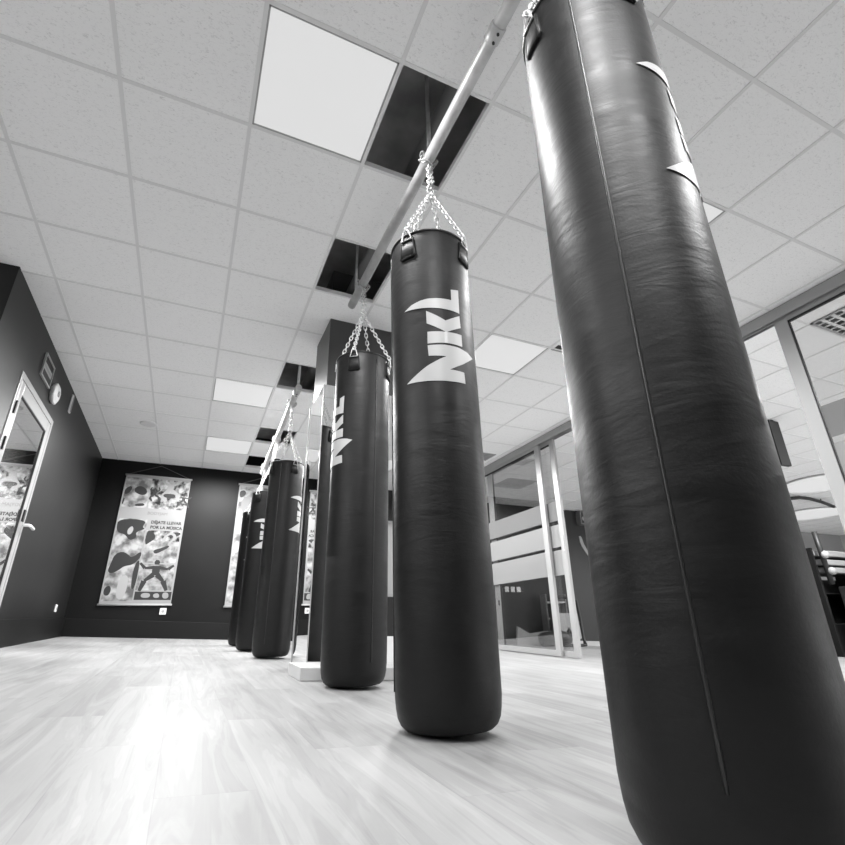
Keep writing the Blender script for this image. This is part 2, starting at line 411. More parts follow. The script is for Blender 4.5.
# skirtings follow the floor
def skirt(name, m, x0, y0, x1, y1, h, th):
    b = MB(); n = Vector((y1 - y0, -(x1 - x0), 0)).normalized() * th
    P = [(x0, y0), (x1, y1), (x1 + n.x, y1 + n.y), (x0 + n.x, y0 + n.y)]
    b.hexa([(p[0], p[1], fz(*p) - .02) for p in P] + [(p[0], p[1], fz(*p) + h) for p in P])
    return struct(b.build(name, m, bevel=.004))
skirt('baseboard_back', M['skirt'], XW, YF, XT, YF, .22, .018)
skirt('baseboard_left', M['skirt'], XW, 5.46, XW, YF, .23, .018)
skirt('baseboard_left_near', M['skirt'], XW, YR, XW, 4.345, .23, .018)
skirt('added_floor_strip', M['plaster'], XT, YB, 1.6, YB, .42, .02)  # pale strip added to stand in for bright floor in the column mirror
skirt('baseboard_annex', M['alu'], XT + .1, YA, XA, YA, .09, .02)

# ------------------------------------------------------------------ glazed door in the left wall
DY0, DY1, DZ = 4.35, 5.455, c(1.905)
dt = bpy.data.objects.new('door_1', None); COL.objects.link(dt); dt['kind'] = 'structure'; dt.location = (XW, DY0, 0)
def dbox(name, m, y0, y1, z0, z1, x0=-.06, x1=.012, bevel=.003, parent=dt):
    q = MB(); q.box(x0, x1, y0 - DY0, y1 - DY0, z0, z1); return q.build(name, m, parent, bevel)
q = MB()
f0, f1 = fz(XW, DY0), fz(XW, DY1)
q.box(-.08, .008, 0, .05, f0 - .02, DZ); q.box(-.08, .008, DY1 - DY0 - .05, DY1 - DY0, f0 - .02, DZ); q.box(-.08, .008, .05, DY1 - DY0 - .05, DZ - .05, DZ)
q.build('door_frame', M['alu'], dt, .004)
q = MB(); y0, y1 = .055, DY1 - DY0 - .055
q.box(-.04, .006, y0, y0 + .085, f0 + .035, DZ - .055); q.box(-.04, .006, y1 - .085, y1, f0 + .035, DZ - .055)
q.box(-.04, .006, y0 + .085, y1 - .085, DZ - .15, DZ - .055); q.box(-.04, .006, y0 + .085, y1 - .085, f0 + .035, f0 + .14)
q.build('door_leaf', M['alu'], dt, .004)
q = MB()
for a in ((y0 + .085, y1 - .085, DZ - .156, DZ - .15), (y0 + .085, y1 - .085, f0 + .14, f0 + .146), (y0 + .085, y0 + .091, f0 + .14, DZ - .15), (y1 - .091, y1 - .085, f0 + .14, DZ - .15)):
    q.box(-.012, .003, *a)
q.build('glazing_seal', M['black'], dt)
q = MB(); q.box(-.011, -.006, y0 + .09, y1 - .09, f0 + .145, DZ - .155); q.build('door_glass', M['glass'], dt)
for z in (c(1.62), c(1.33), c(.35)):
    q = MB(); q.box(.006, .02, y0 - .014, y0 + .008, z - .05, z + .05); q.build('hinge', M['black'], dt)
q = MB(); q.box(.006, .02, y1 - .06, y1 - .02, c(.93), c(1.03)); q.build('lock_plate', M['black'], dt, .002)
q = MB(); q.tube([(.02, y1 - .04, c(.90)), (.065, y1 - .04, c(.90)), (.075, y1 - .02, c(.898)), (.075, y1 + .09, c(.89))], .013, 10)
q.build('door_handle', M['white'], dt)
# small room added behind the door, lit so its glass looks pale
b = MB(); x0, x1, ya, yb = XW - 1.9, XW - .13, DY0 - .35, DY1 + 1.4
b.box(x0 - .05, x0, ya, yb, ZB, CE); struct(b.build('wall_office_left', M['plaster']))
b = MB(); b.box(x0, x1, yb, yb + .05, ZB, CE); struct(b.build('wall_office_back', M['plaster']))
b = MB(); b.box(x0, x1, ya - .05, ya, ZB, CE); struct(b.build('wall_office_front', M['plaster']))
b = MB(); b.box(x0 - .05, x1 + .01, ya - .05, yb + .05, CE, CE + .03); struct(b.build('ceiling_office', M['plaster']))
b = MB(); b.hexa([(x0, ya, .0), (x1, ya, .0), (x1, yb, .0), (x0, yb, .0), (x0, ya, .15), (x1, ya, .15), (x1, yb, .22), (x0, yb, .22)]); struct(b.build('floor_office', M['floor']))
t = empty('ceiling_light', ((x0 + x1) / 2, (ya + yb) / 2, CE), 'added light panel in the small room behind the glazed door', 'ceiling light')
bx('diffuser', M['panel'], (-.3, .3, -.3, .3, -.012, -.002), t)
spot('panel_lamp', (x0 + x1) / 2, (ya + yb) / 2, CE - .03, 260)  # added lamp that brightens the view through the door glass
# posters and shelf on the wall seen through the door
def poster_shapes(b, fn, polys, mi=0, th=.001):
    for P in polys: b.prism(P, fn, 0, th, mi)
t = empty('poster', (x0 + .75, yb - .004, c(.2)), 'pale poster with dark figures behind the glass of the left door', 'poster')
bx('sheet', M['canvas'], (-.55, .9, -.006, .0, 0, 1.15), t)
q = MB(); fnp = lambda u, v, d: (u, -.0065 - d, v)
poster_shapes(q, fnp, [[(-.45, .85), (-.2, .95), (0, .9), (.05, .75), (-.15, .68), (-.4, .7)], [(.1, .95), (.3, 1.02), (.5, .9), (.35, .8), (.2, .84)],
    [(-.5, .45), (-.3, .5), (-.25, .6), (-.1, .55), (-.15, .4), (-.35, .32)], [(.15, .55), (.4, .62), (.55, .5), (.4, .35), (.2, .4)], [(-.3, .1), (-.1, .2), (.2, .15), (.1, .05)]])
q.build('figure_print', M['grey'], t, tri=True)
t = empty('wall_shelf', (x0 + .9, yb - .15, c(1.38)), 'dark shelf on the wall behind the glass of the left door', 'shelf')
bx('shelf_board', M['lgrey'], (-.7, .8, -.12, .148, -.02, .0), t); bx('shelf_back', M['skirt'], (-.7, .8, .13, .148, -.2, -.02), t)
t = empty('storage_box', (x0 + .55, yb - .17, c(1.382)), 'dark storage box on the shelf behind the glazed door', 'box')
bx('box_body', M['grey'], (-.2, .3, -.08, .14, 0, .2), t, .01); bx('lid', M['skirt'], (-.21, .31, -.09, .145, .2, .23), t, .005)

# ------------------------------------------------------------------ things on the left wall
def wall_thing(name, y, z, label, cat): return empty(name, (XW, y, z), label, cat)
t = wall_thing('wall_sign', 4.875, c(2.165), 'small framed sign with a white band above the glazed door', 'sign')
q = MB()
for a in ((-.155, .155, -.105, -.09), (-.155, .155, .09, .105), (-.155, -.14, -.09, .09), (.14, .155, -.09, .09)): q.box(.001, .016, *a)
q.build('sign_frame', M['alu'], t)
q = MB(); q.box(.001, .008, -.14, .14, -.09, .09); q.build('sign_plate', M['ink'], t)
q = MB(); q.box(.0085, .0095, -.14, .14, -.025, .035); q.build('sign_band', M['lgrey'], t)
q = MB(); q.box(.0098, .0105, -.11, .11, -.006, .014)
q.build('sign_print', M['canvas'], t)
t = wall_thing('alarm_bell', 5.20, c(2.09), 'white faceted octagonal alarm sounder right of the framed sign', 'alarm')
q = MB()
def octo(r, x, ph=PI / 8): return [(x, r * math.cos(ph + k * PI / 4), r * math.sin(ph + k * PI / 4)) for k in range(8)]
for (r0, xa_), (r1, xb_) in (((.085, .0), (.10, .02)), ((.10, .02), (.10, .035)), ((.10, .035), (.07, .05))):
    A, B_ = octo(r0, xa_), octo(r1, xb_)
    for k in range(8): q.face([A[k], A[(k + 1) % 8], B_[(k + 1) % 8], B_[k]])
q.face(octo(.07, .05)); q.face(octo(.085, .0)[::-1]); q.build('bell_housing', M['white'], t)
q = MB(); q.tube([(.05, 0, 0), (.055, 0, 0)], .028, 16); q.build('bell_centre', M['lgrey'], t)
t = wall_thing('emergency_light', 5.87, c(2.27), 'narrow white emergency lamp between alarm and ceiling corner', 'emergency light')
q = MB(); q.box(.0, .018, -.03, .03, -.10, .10); q.build('lamp_housing', M['white'], t, .006)
q = MB(); q.box(.018, .020, -.022, .022, -.09, .09); q.build('lens', M['canvas'], t)
def socket(loc, face, label):
    t = empty('wall_socket', loc, label, 'socket')
    q = MB(); q2 = MB()
    if face == 'x': q.box(0, .012, -.042, .042, -.042, .042); q2.tube([(.012, 0, 0), (.014, 0, 0)], .02, 16)
    else: q.box(-.042, .042, -.012, 0, -.042, .042); q2.tube([(0, -.012, 0), (0, -.014, 0)], .02, 16)
    q.build('cover_plate', M['white'], t, .004); q2.build('socket_hole', M['lgrey'], t)
socket((XW, 7.6, c(.315)), 'x', 'white socket low on the left wall near the corner')
socket((-.244, YF, c(.300)), 'y', 'white socket on the back wall under the hanging banner')

# ------------------------------------------------------------------ banners on the back wall
pr = [photo_print('photo print %s' % k, lo, hi, s, sd) for k, lo, hi, s, sd in
      (('soft', .1, .4, 6, 1), ('busy', .012, .4, 11, 4), ('dark', .012, .2, 5, 9), ('pale', .10, .42, 7, 2), ('mid', .03, .5, 8, 6))]
def fig(cx, cy, s, pose=0):     # a leaping dancer's silhouette in polygons
    P = []
    def limb(a, b, w0, w1):
        a, b = Vector(a), Vector(b); d = (b - a).normalized(); n = Vector((-d.y, d.x))
        P.append([tuple(a + n * w0), tuple(b + n * w1), tuple(b - n * w1), tuple(a - n * w0)])
    arms = [((-.10, .26), (-.26, .34)), ((-.26, .34), (-.18, .52)), ((.10, .26), (.26, .36)), ((.26, .36), (.20, .54))] if pose == 0 else \
           [((-.10, .24), (-.3, .22)), ((-.3, .22), (-.44, .36)), ((.10, .24), (.32, .2)), ((.32, .2), (.46, .32))]
    for a, b_ in arms: limb(a, b_, .045, .03)
    P.append([(-.06, .33), (-.075, .40), (-.04, .46), (.04, .46), (.075, .40), (.06, .33)])
    P.append([(-.11, .29), (.11, .29), (.09, .02), (-.09, .02)])
    legs = [((-.05, .04), (-.22, -.12)), ((-.22, -.12), (-.08, -.34)), ((.05, .04), (.26, -.06)), ((.26, -.06), (.30, -.32))] if pose == 0 else \
           [((-.05, .04), (-.26, -.14)), ((-.26, -.14), (-.34, -.42)), ((.05, .04), (.24, -.14)), ((.24, -.14), (.36, -.4))]
    for a, b_ in legs: limb(a, b_, .075, .04)
    return [[(cx + u * s, cy + v * s) for u, v in q] for q in P]
def text_mesh(txt, size, name, m, parent, loc, rot, bold=0):
    cu = bpy.data.curves.new(name, 'FONT'); cu.body = txt; cu.size = size; cu.extrude = .0008; cu.align_x = 'LEFT'; cu.offset = bold; cu.resolution_u = 3
    tmp = bpy.data.objects.new('tmp', cu); COL.objects.link(tmp)
    bpy.context.view_layer.update()
    me = bpy.data.meshes.new_from_object(tmp.evaluated_get(bpy.context.evaluated_depsgraph_get()))
    bpy.data.objects.remove(tmp); bpy.data.curves.remove(cu)
    me.materials.clear(); me.materials.append(m); me.name = name
    o = bpy.data.objects.new(name, me); COL.objects.link(o); o.parent = parent; o.location = loc; o.rotation_euler = rot
    return o
def banner(x, z0, z1, w, label, seed):
    t = empty('hanging_banner', (x, YF - .02, z0), label, 'banner', 'photo banners on the back wall')
    h = z1 - z0
    bx('canvas', M['canvas'], (-w / 2, w / 2, -.003, 0, .012, h - .012), t)
    for zz in (0, h):
        q = MB(); q.tube([(-w / 2 - .015, -.002, zz), (w / 2 + .015, -.002, zz)], .014, 12); q.build('rod', M['alu'], t)
    q = MB(); q.tube([(-w / 2 + .02, 0, h + .008), (0, .004, h + .175), (w / 2 - .02, 0, h + .008)], .0035, 6); q.build('cord', M['cord'], t)
    F = lambda u, v, d: (-w / 2 + u * w, -.0032 - d, h * (1 - v))
    def rect(name, m, u0, u1, v0, v1, d=.0004):
        q = MB(); q.prism([(u0, v0), (u1, v0), (u1, v1), (u0, v1)], F, 0, d); return q.build(name, m, t)
    def soft(P, n=2):
        for _ in range(n):
            Q = []
            for i in range(len(P)):
                (a0, b0), (a1, b1) = P[i], P[(i + 1) % len(P)]
                Q += [(a0 * .75 + a1 * .25, b0 * .75 + b1 * .25), (a0 * .25 + a1 * .75, b0 * .25 + b1 * .75)]
            P = Q
        return P
    def shapes(name, m, polys, d0=.0006, d1=.001):
        for P in polys:                          # one part per printed blob or dancer
            q = MB()
            for k, p_ in enumerate(P if isinstance(P[0], list) else [P]): q.prism(soft(p_, 0 if isinstance(P[0], list) else 2), F, d0, d1 + k * .00003)
            q.build(name, m, t, tri=True)
    ar = w / h
    def figs(lst): 
        out = []
        for (u, v, s, pose) in lst:
            out.append([[(u + a, v - b_ * ar) for a, b_ in P] for P in fig(0, 0, s, pose)])
        return out
    if seed == 0:
        rect('photo', pr[3], .02, .385, .02, .265); rect('photo', pr[1], .40, .985, .02, .265)
        rect('photo', pr[3], .02, .44, .355, .975); rect('photo', pr[1], .46, .97, .44, .52); rect('photo', pr[3], .46, .97, .52, .69)
        rect('photo', pr[3], .46, .97, .70, .895)
        rect('footer_band', M['ink'], .46, .985, .905, .965)
        shapes('dark_print', M['ink'], [
            [(.02, .12), (.10, .09), (.13, .11), (.10, .15), (.03, .17)], [(.17, .10), (.25, .085), (.34, .11), (.36, .145), (.30, .165), (.20, .15), (.16, .13)],
            [(.02, .20), (.05, .19), (.04, .24), (.02, .25)], [(.22, .235), (.34, .225), (.36, .25), (.20, .255)],
            [(.02, .36), (.44, .36), (.38, .42), (.44, .43), (.30, .46), (.34, .50), (.24, .53), (.16, .48), (.06, .47), (.02, .44)],
            [(.07, .64), (.16, .61), (.26, .63), (.32, .66), (.44, .60), (.45, .65), (.36, .71), (.24, .72), (.18, .75), (.08, .78), (.02, .76), (.05, .70)],
            [(.38, .70), (.45, .66), (.45, .86), (.41, .90), (.38, .85)], [(.03, .88), (.10, .86), (.13, .90), (.10, .94), (.03, .93)],
            [(.46, .44), (.56, .45), (.62, .50), (.52, .54), (.47, .56)], [(.74, .46), (.97, .44), (.97, .475), (.76, .49)],
            [(.60, .595), (.72, .575), (.82, .55), (.84, .565), (.72, .605), (.64, .625)]]
            + figs([(.47, .16, .28, 0), (.93, .19, .26, 1)]))
        shapes('dancer_print', M['canvas'], figs([(.70, .12, .48, 0)]) + [[(.55, .915), (.68, .915), (.68, .95), (.55, .95)], [(.72, .92), (.80, .915), (.82, .95), (.73, .95)], [(.85, .91), (.94, .91), (.95, .955), (.86, .955)]], .0011, .0015)
        shapes('shorts_print', M['ink'], [[(.62, .135), (.78, .135), (.80, .165), (.70, .175), (.60, .16)]], .0016, .002)
        shapes('dancer_print', M['ink'], figs([(.70, .79, .55, 1)]))
        shapes('arm_print', M['canvas'], [[(.70, .53), (.74, .47), (.84, .445), (.92, .47), (.90, .51), (.82, .53), (.87, .50), (.87, .475), (.82, .465), (.77, .49), (.76, .53)]], .0011, .0015)
        shapes('face_print', M['lgrey'], [[(.18, .44), (.24, .41), (.27, .44), (.24, .48), (.19, .48)], [(.20, .80), (.34, .78), (.33, .96), (.20, .96)]], .0011, .0015)
        rx = (PI / 2, 0, 0)
        text_mesh('D\u00c9JATE LLEVAR', .058, 'slogan_text', M['ink'], t, (-w / 2 + .50 * w, -.0045, h * (1 - .385)), rx, .0022)
        text_mesh('POR LA M\u00daSICA', .058, 'slogan_text', M['ink'], t, (-w / 2 + .50 * w, -.0045, h * (1 - .425)), rx, .0022)
        text_mesh('BODYJAM', .06, 'title_text', M['grey'], t, (-w / 2 + .42 * w, -.0045, h * (1 - .315)), rx)
    else:
        rect('photo', pr[3], .02, .98, .02, .30); rect('photo', pr[3], .02, .55, .34, .97); rect('photo', pr[4], .58, .98, .34, .97)
        shapes('dark_print', M['ink'], [[(.02, .06), (.10, .05), (.14, .08), (.07, .12), (.02, .11)], [(.30, .05), (.52, .06), (.46, .20), (.34, .16)]] + figs([(.75, .55, .4, 1), (.74, .83, .4, 0)]))
        shapes('grey_print', M['grey'], [[(.10, .74), (.20, .69), (.34, .72), (.30, .80), (.14, .80)], [(.04, .14), (.22, .08), (.24, .22), (.12, .28)]], .0011, .0015)
    return t
banner(-.597, c(.385), c(2.20), .875, 'photo collage banner at left of the back wall, with two lines of slogan', 0)
banner(.99, c(.36), c(2.205), .875, 'pale photo banner on the back wall half hidden by the far bags', 1)

# ------------------------------------------------------------------ mirrored column and its plinth
t = empty('mirrored_column', (1.08, 3.74, 0), 'dark square column clad with mirrors below, behind the third bag', 'column')
CX0, CX1, CY0, CY1 = .785, 1.42, 3.495, 3.97
zt = c(1.79)
def cb(name, m, x0, x1, y0, y1, z0, z1): return bx(name, m, (x0 - 1.08, x1 - 1.08, y0 - 3.74, y1 - 3.74, z0, z1), t)
cb('shaft', M['column'], CX0, CX1, CY0, CY1, -.05, CE + .5)
cb('mirror', M['mirror'], .765, 1.44, 3.483, 3.494, .04, zt)
cb('mirror', M['mirror'], .765, .784, 3.4945, 3.975, .04, zt)
q = MB()
for (x, y) in ((.764, 3.480), (1.441, 3.480), (.764, 3.978)): q.box(x - .004 - 1.08, x + .003 - 1.08, y - .003 - 3.74, y + .003 - 3.74, .04, zt)
q.build('mirror_trim', M['alu'], t)
t = empty('plinth', (1.1, 3.28, 0), 'low white step block at the foot of the mirrored column', 'plinth')
q = MB(); P = [(.65, 3.11), (1.52, 3.11), (1.52, 3.474), (.65, 3.474)]
q.hexa([(x - 1.1, y - 3.28, fz(x, y) + .001) for x, y in P] + [(x - 1.1, y - 3.28, fz(x, y) + .068) for x, y in P])
q.build('step_block', M['plinth'], t, .003)

# ------------------------------------------------------------------ glass partition
HB = CE - .10
t = empty('door_track', (XT, 3, CE), 'white aluminium top track of the sliding glass wall along the ceiling', 'track')
q = MB()
q.box(-.05, .05, YB - 3, YF - 3, -.028, -.006); q.box(-.05, -.042, YB - 3, YF - 3, -.10, -.028); q.box(-.004, .004, YB - 3, YF - 3, -.10, -.028); q.box(.042, .05, YB - 3, YF - 3, -.10, -.028)
q.build('rail', M['alu'], t)
q = MB()
q.box(-.041, -.005, YB - 3, YF - 3, -.06, -.029); q.box(.005, .041, YB - 3, YF - 3, -.06, -.029); q.build('rail_groove', M['black'], t)
BANDS = [(c(.585), c(.885)), (c(.925), c(1.20)), (c(1.25), c(1.50))]
def glass_door(y0, y1, dx, st0, st1, label, gap=0, handle=None, top=HB + .02, low=.06):
    """one sliding panel: two stiles, rails, glass and three frosted bands"""
    t = empty('sliding_glass_door', (XT + dx, y0, fz(XT, y0)), label, 'glass door', 'sliding glass doors of the partition')
    o = fz(XT, y0)
    def lz(y, h): return fz(XT, y) + h - o
    L_ = y1 - y0
    def bar(name, a, b_, ha, hb=None, m=M['alu'], x=.02):
        q = MB(); pts = [(-x, a), (x, a), (x, b_), (-x, b_)]
        q.hexa([(px, py, lz(y0 + py, .012 if ha is None else ha)) for px, py in pts] + [(px, py, (top - o) if hb is None else lz(y0 + py, hb)) for px, py in pts])
        return q.build(name, m, t, .003)
    bar('stile', 0, st0, None); bar('stile', L_ - st1, L_, None)
    bar('bottom_rail', st0, L_ - st1, .012, .012 + low)
    q = MB(); q.box(-.018, .018, st0, L_ - st1, top - o - .06, top - o); q.build('top_rail', M['alu'], t)
    q = MB(); q.box(-.012, .012, st0, L_ - st1, top - o - .075, top - o - .0605); q.box(-.012, .012, st0, st0 + .008, .1, top - o - .075); q.box(-.012, .012, L_ - st1 - .008, L_ - st1, .1, top - o - .075)
    q.build('glazing_seal', M['black'], t)
    q = MB(); q.box(-.003, .003, st0, L_ - st1, lz(y0, low - .02), top - o - .06); g_ = q.build('glass', M['glass'], t)
    for z0, z1 in BANDS:
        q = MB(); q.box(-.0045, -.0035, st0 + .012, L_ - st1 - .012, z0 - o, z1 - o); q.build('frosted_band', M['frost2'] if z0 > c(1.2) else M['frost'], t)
    if handle is not None:
        q = MB(); q.box(-.026, -.020, handle - .008, handle + .008, c(.95) - o - .09, c(.95) - o + .09); q.build('handle', M['steel'], t)
    return t
d1 = glass_door(5.21, 6.88, -.022, .095, .06, 'frosted banded sliding glass panel seen between the second bag and the doorway posts')
d2 = glass_door(4.95, 6.64, .024, .085, .14, 'sliding glass panel whose white stile bounds the open doorway', handle=.03)
glass_door(6.885, 8.24, .024, .06, .06, 'last glass panel of the partition next to the back wall')
d3 = glass_door(.35, 1.985, .0, .08, .10, 'nearest glass door, its wide white stile right of the big bag')
glass_door(YB + .01, .345, .0, .08, .08, 'glass panel of the partition beside the camera')
q = MB(); q.box(XT - .0, XT + .0035, 6.53, 6.56, c(.30), c(.37)); tag(q.build('door_lock', M['black']), 'small dark lock on the lower left stile of the banded glass panel', 'lock')
struct(bx('trim_1', M['alu'], (XT - .05, XT + .05, YB, YF, fz(XT, YF) - .35, fz(XT, YF) - .34)))

# ------------------------------------------------------------------ punching bags
LB = 1.915
prof = [(.02, .0), (.12, .001), (.142, .006), (.156, .018), (.166, .038), (.171, .064), (.1745, .10), (.1755, .2), (.176, .5), (.1755, .9), (.175, 1.3), (.1745, 1.6), (.174, LB - .05), (.1725, LB - .012), (.170, LB - .002), (.164, LB), (.160, LB - .006), (.158, LB - .03), (.02, LB - .035)]
def dense(p):
    out = []
    for (r0, z0), (r1, z1) in zip(p, p[1:]):
        n = max(1, int(abs(z1 - z0) / .06))
        for k in range(n): out.append((r0 + (r1 - r0) * k / n, z0 + (z1 - z0) * k / n))
    return out + [p[-1]]
DZB = .287      # the logo's measured heights are from the camera; the bag's foot is this far below it
LOGO_L = [(-.0087, 1.3098), (.0288, 1.319), (.0269, 1.203), (-.0247, 1.2072), (-.0737, 1.2101), (-.1223, 1.2134), (-.1645, 1.2175), (-.2107, 1.2227), (-.1755, 1.2412), (-.1368, 1.2518), (-.1064, 1.2565), (-.0625, 1.2575), (-.0089, 1.2574)]
LOGO_K = [(-.1147, 1.198), (-.0388, 1.1525), (.0262, 1.1911), (.0288, 1.1348), (-.0385, 1.0985), (-.1141, 1.1388)]
LOGO_KS = [(-.1121, 1.0994), (-.04, 1.0995), (.0304, 1.1016), (.0307, 1.0474), (-.04, 1.049), (-.1134, 1.0457)]
LOGO_N = [(-.1135, 1.0376), (-.0507, 1.0397), (.0094, 1.0378), (.0583, 1.0303), (.0947, 1.0184), (.028, .9678), (-.0311, .9324), (.0316, .9319), (.0344, .8839), (-.0285, .8813), (-.0834, .8814), (-.1391, .8834), (-.2047, .8879), (-.1692, .9115), (-.1185, .9467), (-.0715, .9741), (-.0431, .9889), (-.1109, .9908)]
def on_bag(s, z, r): a = s / .175; return (r * math.sin(a), -r * math.cos(a), z)
def decal(name, poly, parent, m):
    bm = bmesh.new()
    for pl in (poly if isinstance(poly[0], list) else [poly]): bm.faces.new([bm.verts.new((s, 0, z + DZB)) for s, z in pl])
    bmesh.ops.triangulate(bm, faces=bm.faces)
    for k in range(-26, 16):
        bmesh.ops.bisect_plane(bm, geom=bm.verts[:] + bm.edges[:] + bm.faces[:], plane_co=(k * .01, 0, 0), plane_no=(1, 0, 0))
    for v in bm.verts: v.co = on_bag(v.co.x, v.co.z, .1774)
    bm.normal_update()
    for f in bm.faces:
        ce = f.calc_center_median()
        if f.normal.x * ce.x + f.normal.y * ce.y < 0: f.normal_flip()
    me = bpy.data.meshes.new(name); bm.to_mesh(me); bm.free(); me.materials.append(m)
    for p in me.polygons: p.use_smooth = True
    o = bpy.data.objects.new(name, me); COL.objects.link(o); o.parent = parent; return o
def make_bag():
    t = empty('punching_bag', (0, 0, 0), '', 'punching bag', 'black punching bags in a row')
    b = MB(); b.lathe(dense(prof), 96); b.build('bag_body', M['leather'], t)
    b = MB(); b.tube([(.1735 * math.sin(k * PI / 36), -.1735 * math.cos(k * PI / 36), LB - .008) for k in range(72)], .005, 8, closed=True); b.build('top_welt', M['seam'], t)
    for a in (-1.90, 1.34):
        b = MB(); b.tube([on_bag(a * .175, z, .1758) for z in [.115 + k * .0703 for k in range(26)]], .0032, 8); b.build('seam', M['seam'], t)
    for k in range(4):
        a0 = -1.08 + k * PI / 2
        b = MB(); w, h = .041, .108; N = 8
        def pp(u, v, r): return on_bag((a0 * .175) + u, v, r)
        z1 = LB - .035; z0 = z1 - h
        outline = [(-w * .75, z1), (w * .75, z1), (w, z0 + .02), (w * .85, z0), (-w * .85, z0), (-w, z0 + .02)]
        cols_ = []
        for i in range(N + 1):
            f = -1 + 2 * i / N; top_ = f * w * .75; bot = f * w
            cols_.append([(top_, z1), (top_ + (bot - top_) * .5, (z1 + z0) / 2), (bot, z0 + (.012 if abs(f) > .95 else 0))])
        for i in range(N):
            for j in range(2):
                q = [cols_[i][j], cols_[i + 1][j], cols_[i + 1][j + 1], cols_[i][j + 1]]
                b.face([pp(u, v, .1815) for u, v in q], smooth=True)
        rim = [c_[0] for c_ in cols_] + [cols_[-1][1], cols_[-1][2]] + [c_[2] for c_ in cols_[::-1]][1:] + [cols_[0][1]]
        for i in range(len(rim)):
            a_, b_ = rim[i], rim[(i + 1) % len(rim)]
            b.face([pp(*a_, .1815), pp(*b_, .1815), pp(*b_, .174), pp(*a_, .174)])
        pt = b.build('strap_tab', M['leather'], t)
        b = MB(); b.tube([pp(u * .86, z0 + .006 + (v - z0) * .9, .1822) for u, v in rim], .0011, 5, closed=True); b.build('stitching', M['stitch'], pt)
        # triangular steel ring at the tab's head
        b = MB(); ring = [(-.024, z1 - .012), (.024, z1 - .012), (.012, z1 + .035), (0, z1 + .046), (-.012, z1 + .035)]
        b.tube([pp(u, v, .186) for u, v in ring], .0038, 8, closed=True); b.build('ring', M['chrome'], pt)
    decal('logo_letter', LOGO_L, t, M['print_']); decal('logo_letter', [LOGO_K, LOGO_KS], t, M['print_']); decal('logo_letter', LOGO_N, t, M['print_'])
    return t
BAGS = [  # x, y, turn, size, height, lean, label
    (.829, .656, .93, 1.0, 1.05, (0, .019), 'huge black punching bag nearest the camera at the right'),
    (.841, 1.663, .065, 1.01, 1.0, (0, -.012), 'black punching bag with the full white letters facing the camera'),
    (.870, 2.820, -1.124, 1.0, 1.0, (0, 0), 'black punching bag in front of the mirrored column, lettering on its left side'),
    (.740, 4.80, 1.39, .914, .895, (0, 0), 'black punching bag left of the column, white lettering on its right side'),
    (.688, 5.70, .32, .914, .835, (0, 0), 'black punching bag second from the far end, letters beside the nearer bag'),
    (.684, 6.60, .5, .914, .80, (0, 0), 'farthest and leftmost black punching bag, before the pale banner')]
proto = make_bag(); bagobjs = []
for i, (x, y, rz, s, sz, lean, lab) in enumerate(BAGS):
    o = proto if i == 0 else copy_tree(proto)
    o.location = (x, y, fz(x, y) + .010); o.rotation_euler = (Matrix.Rotation(lean[1], 3, 'Y') @ Matrix.Rotation(lean[0], 3, 'X') @ Matrix.Rotation(rz, 3, 'Z')).to_euler(); o.scale = (s, s, sz); o['label'] = lab
    bagobjs.append(o)

# ------------------------------------------------------------------ pipes
PZ1 = c(2.30)
def pipe(name, pts, r, label, collars, rods):
    t = empty(name, pts[0], label, 'pipe', 'steel pipes under the ceiling'); o = Vector(pts[0])
    b = MB(); b.tube([Vector(p) - o for p in pts], r, 20); b.build('tube', M['steel'], t)
    d = (Vector(pts[-1]) - Vector(pts[0])).normalized()
    for cpos in collars:
        q = Vector(cpos) - o; b = MB()
        b.tube([q - d * .035, q - d * .033, q + d * .033, q + d * .035], [r + .001, r + .005, r + .005, r + .001], 20)
        cl = b.build('collar', M['steel'], t)
        for sgn in (-1, 1):
            b = MB(); b.tube([q + d * .018 * sgn + Vector((0, 0, -r - .012)), q + d * .018 * sgn + Vector((0, 0, -r + .004))], .006, 8); b.build('bolt', M['black'], cl)
    for (x, y, z0, z1, rr) in rods:
        b = MB(); b.tube([(x - o.x, y - o.y, z0 - o.z), (x - o.x, y - o.y, z1 - o.z)], rr, 12); b.build('hanger_rod', M['steel'], t)
    return t
pipe('ceiling_pipe', [(.85, YB + .02, PZ1), (.85, 3.10, PZ1)], .030, 'long galvanised pipe under the ceiling carrying the three near bags',
     [(.85, 1.04, PZ1)], [(.85, 1.69, PZ1 + .028, CE + .615, .012), (.85, 3.0, PZ1 + .028, CE + .615, .010), (.85, -.8, PZ1 + .028, CE - .001, .012)])
P2a, P2b = (.73, 4.46, c(2.215)), (.73, 6.85, c(2.015))
pipe('ceiling_pipe', [P2a, P2b], .030, 'shorter galvanised pipe at the back carrying the three far bags',
     [(.73, 4.56, c(2.207))], [(.73, 4.50, c(2.235), CE + .60, .013)])
def pipe2z(y): return P2a[2] + (P2b[2] - P2a[2]) * (y - P2a[1]) / (P2b[1] - P2a[1])

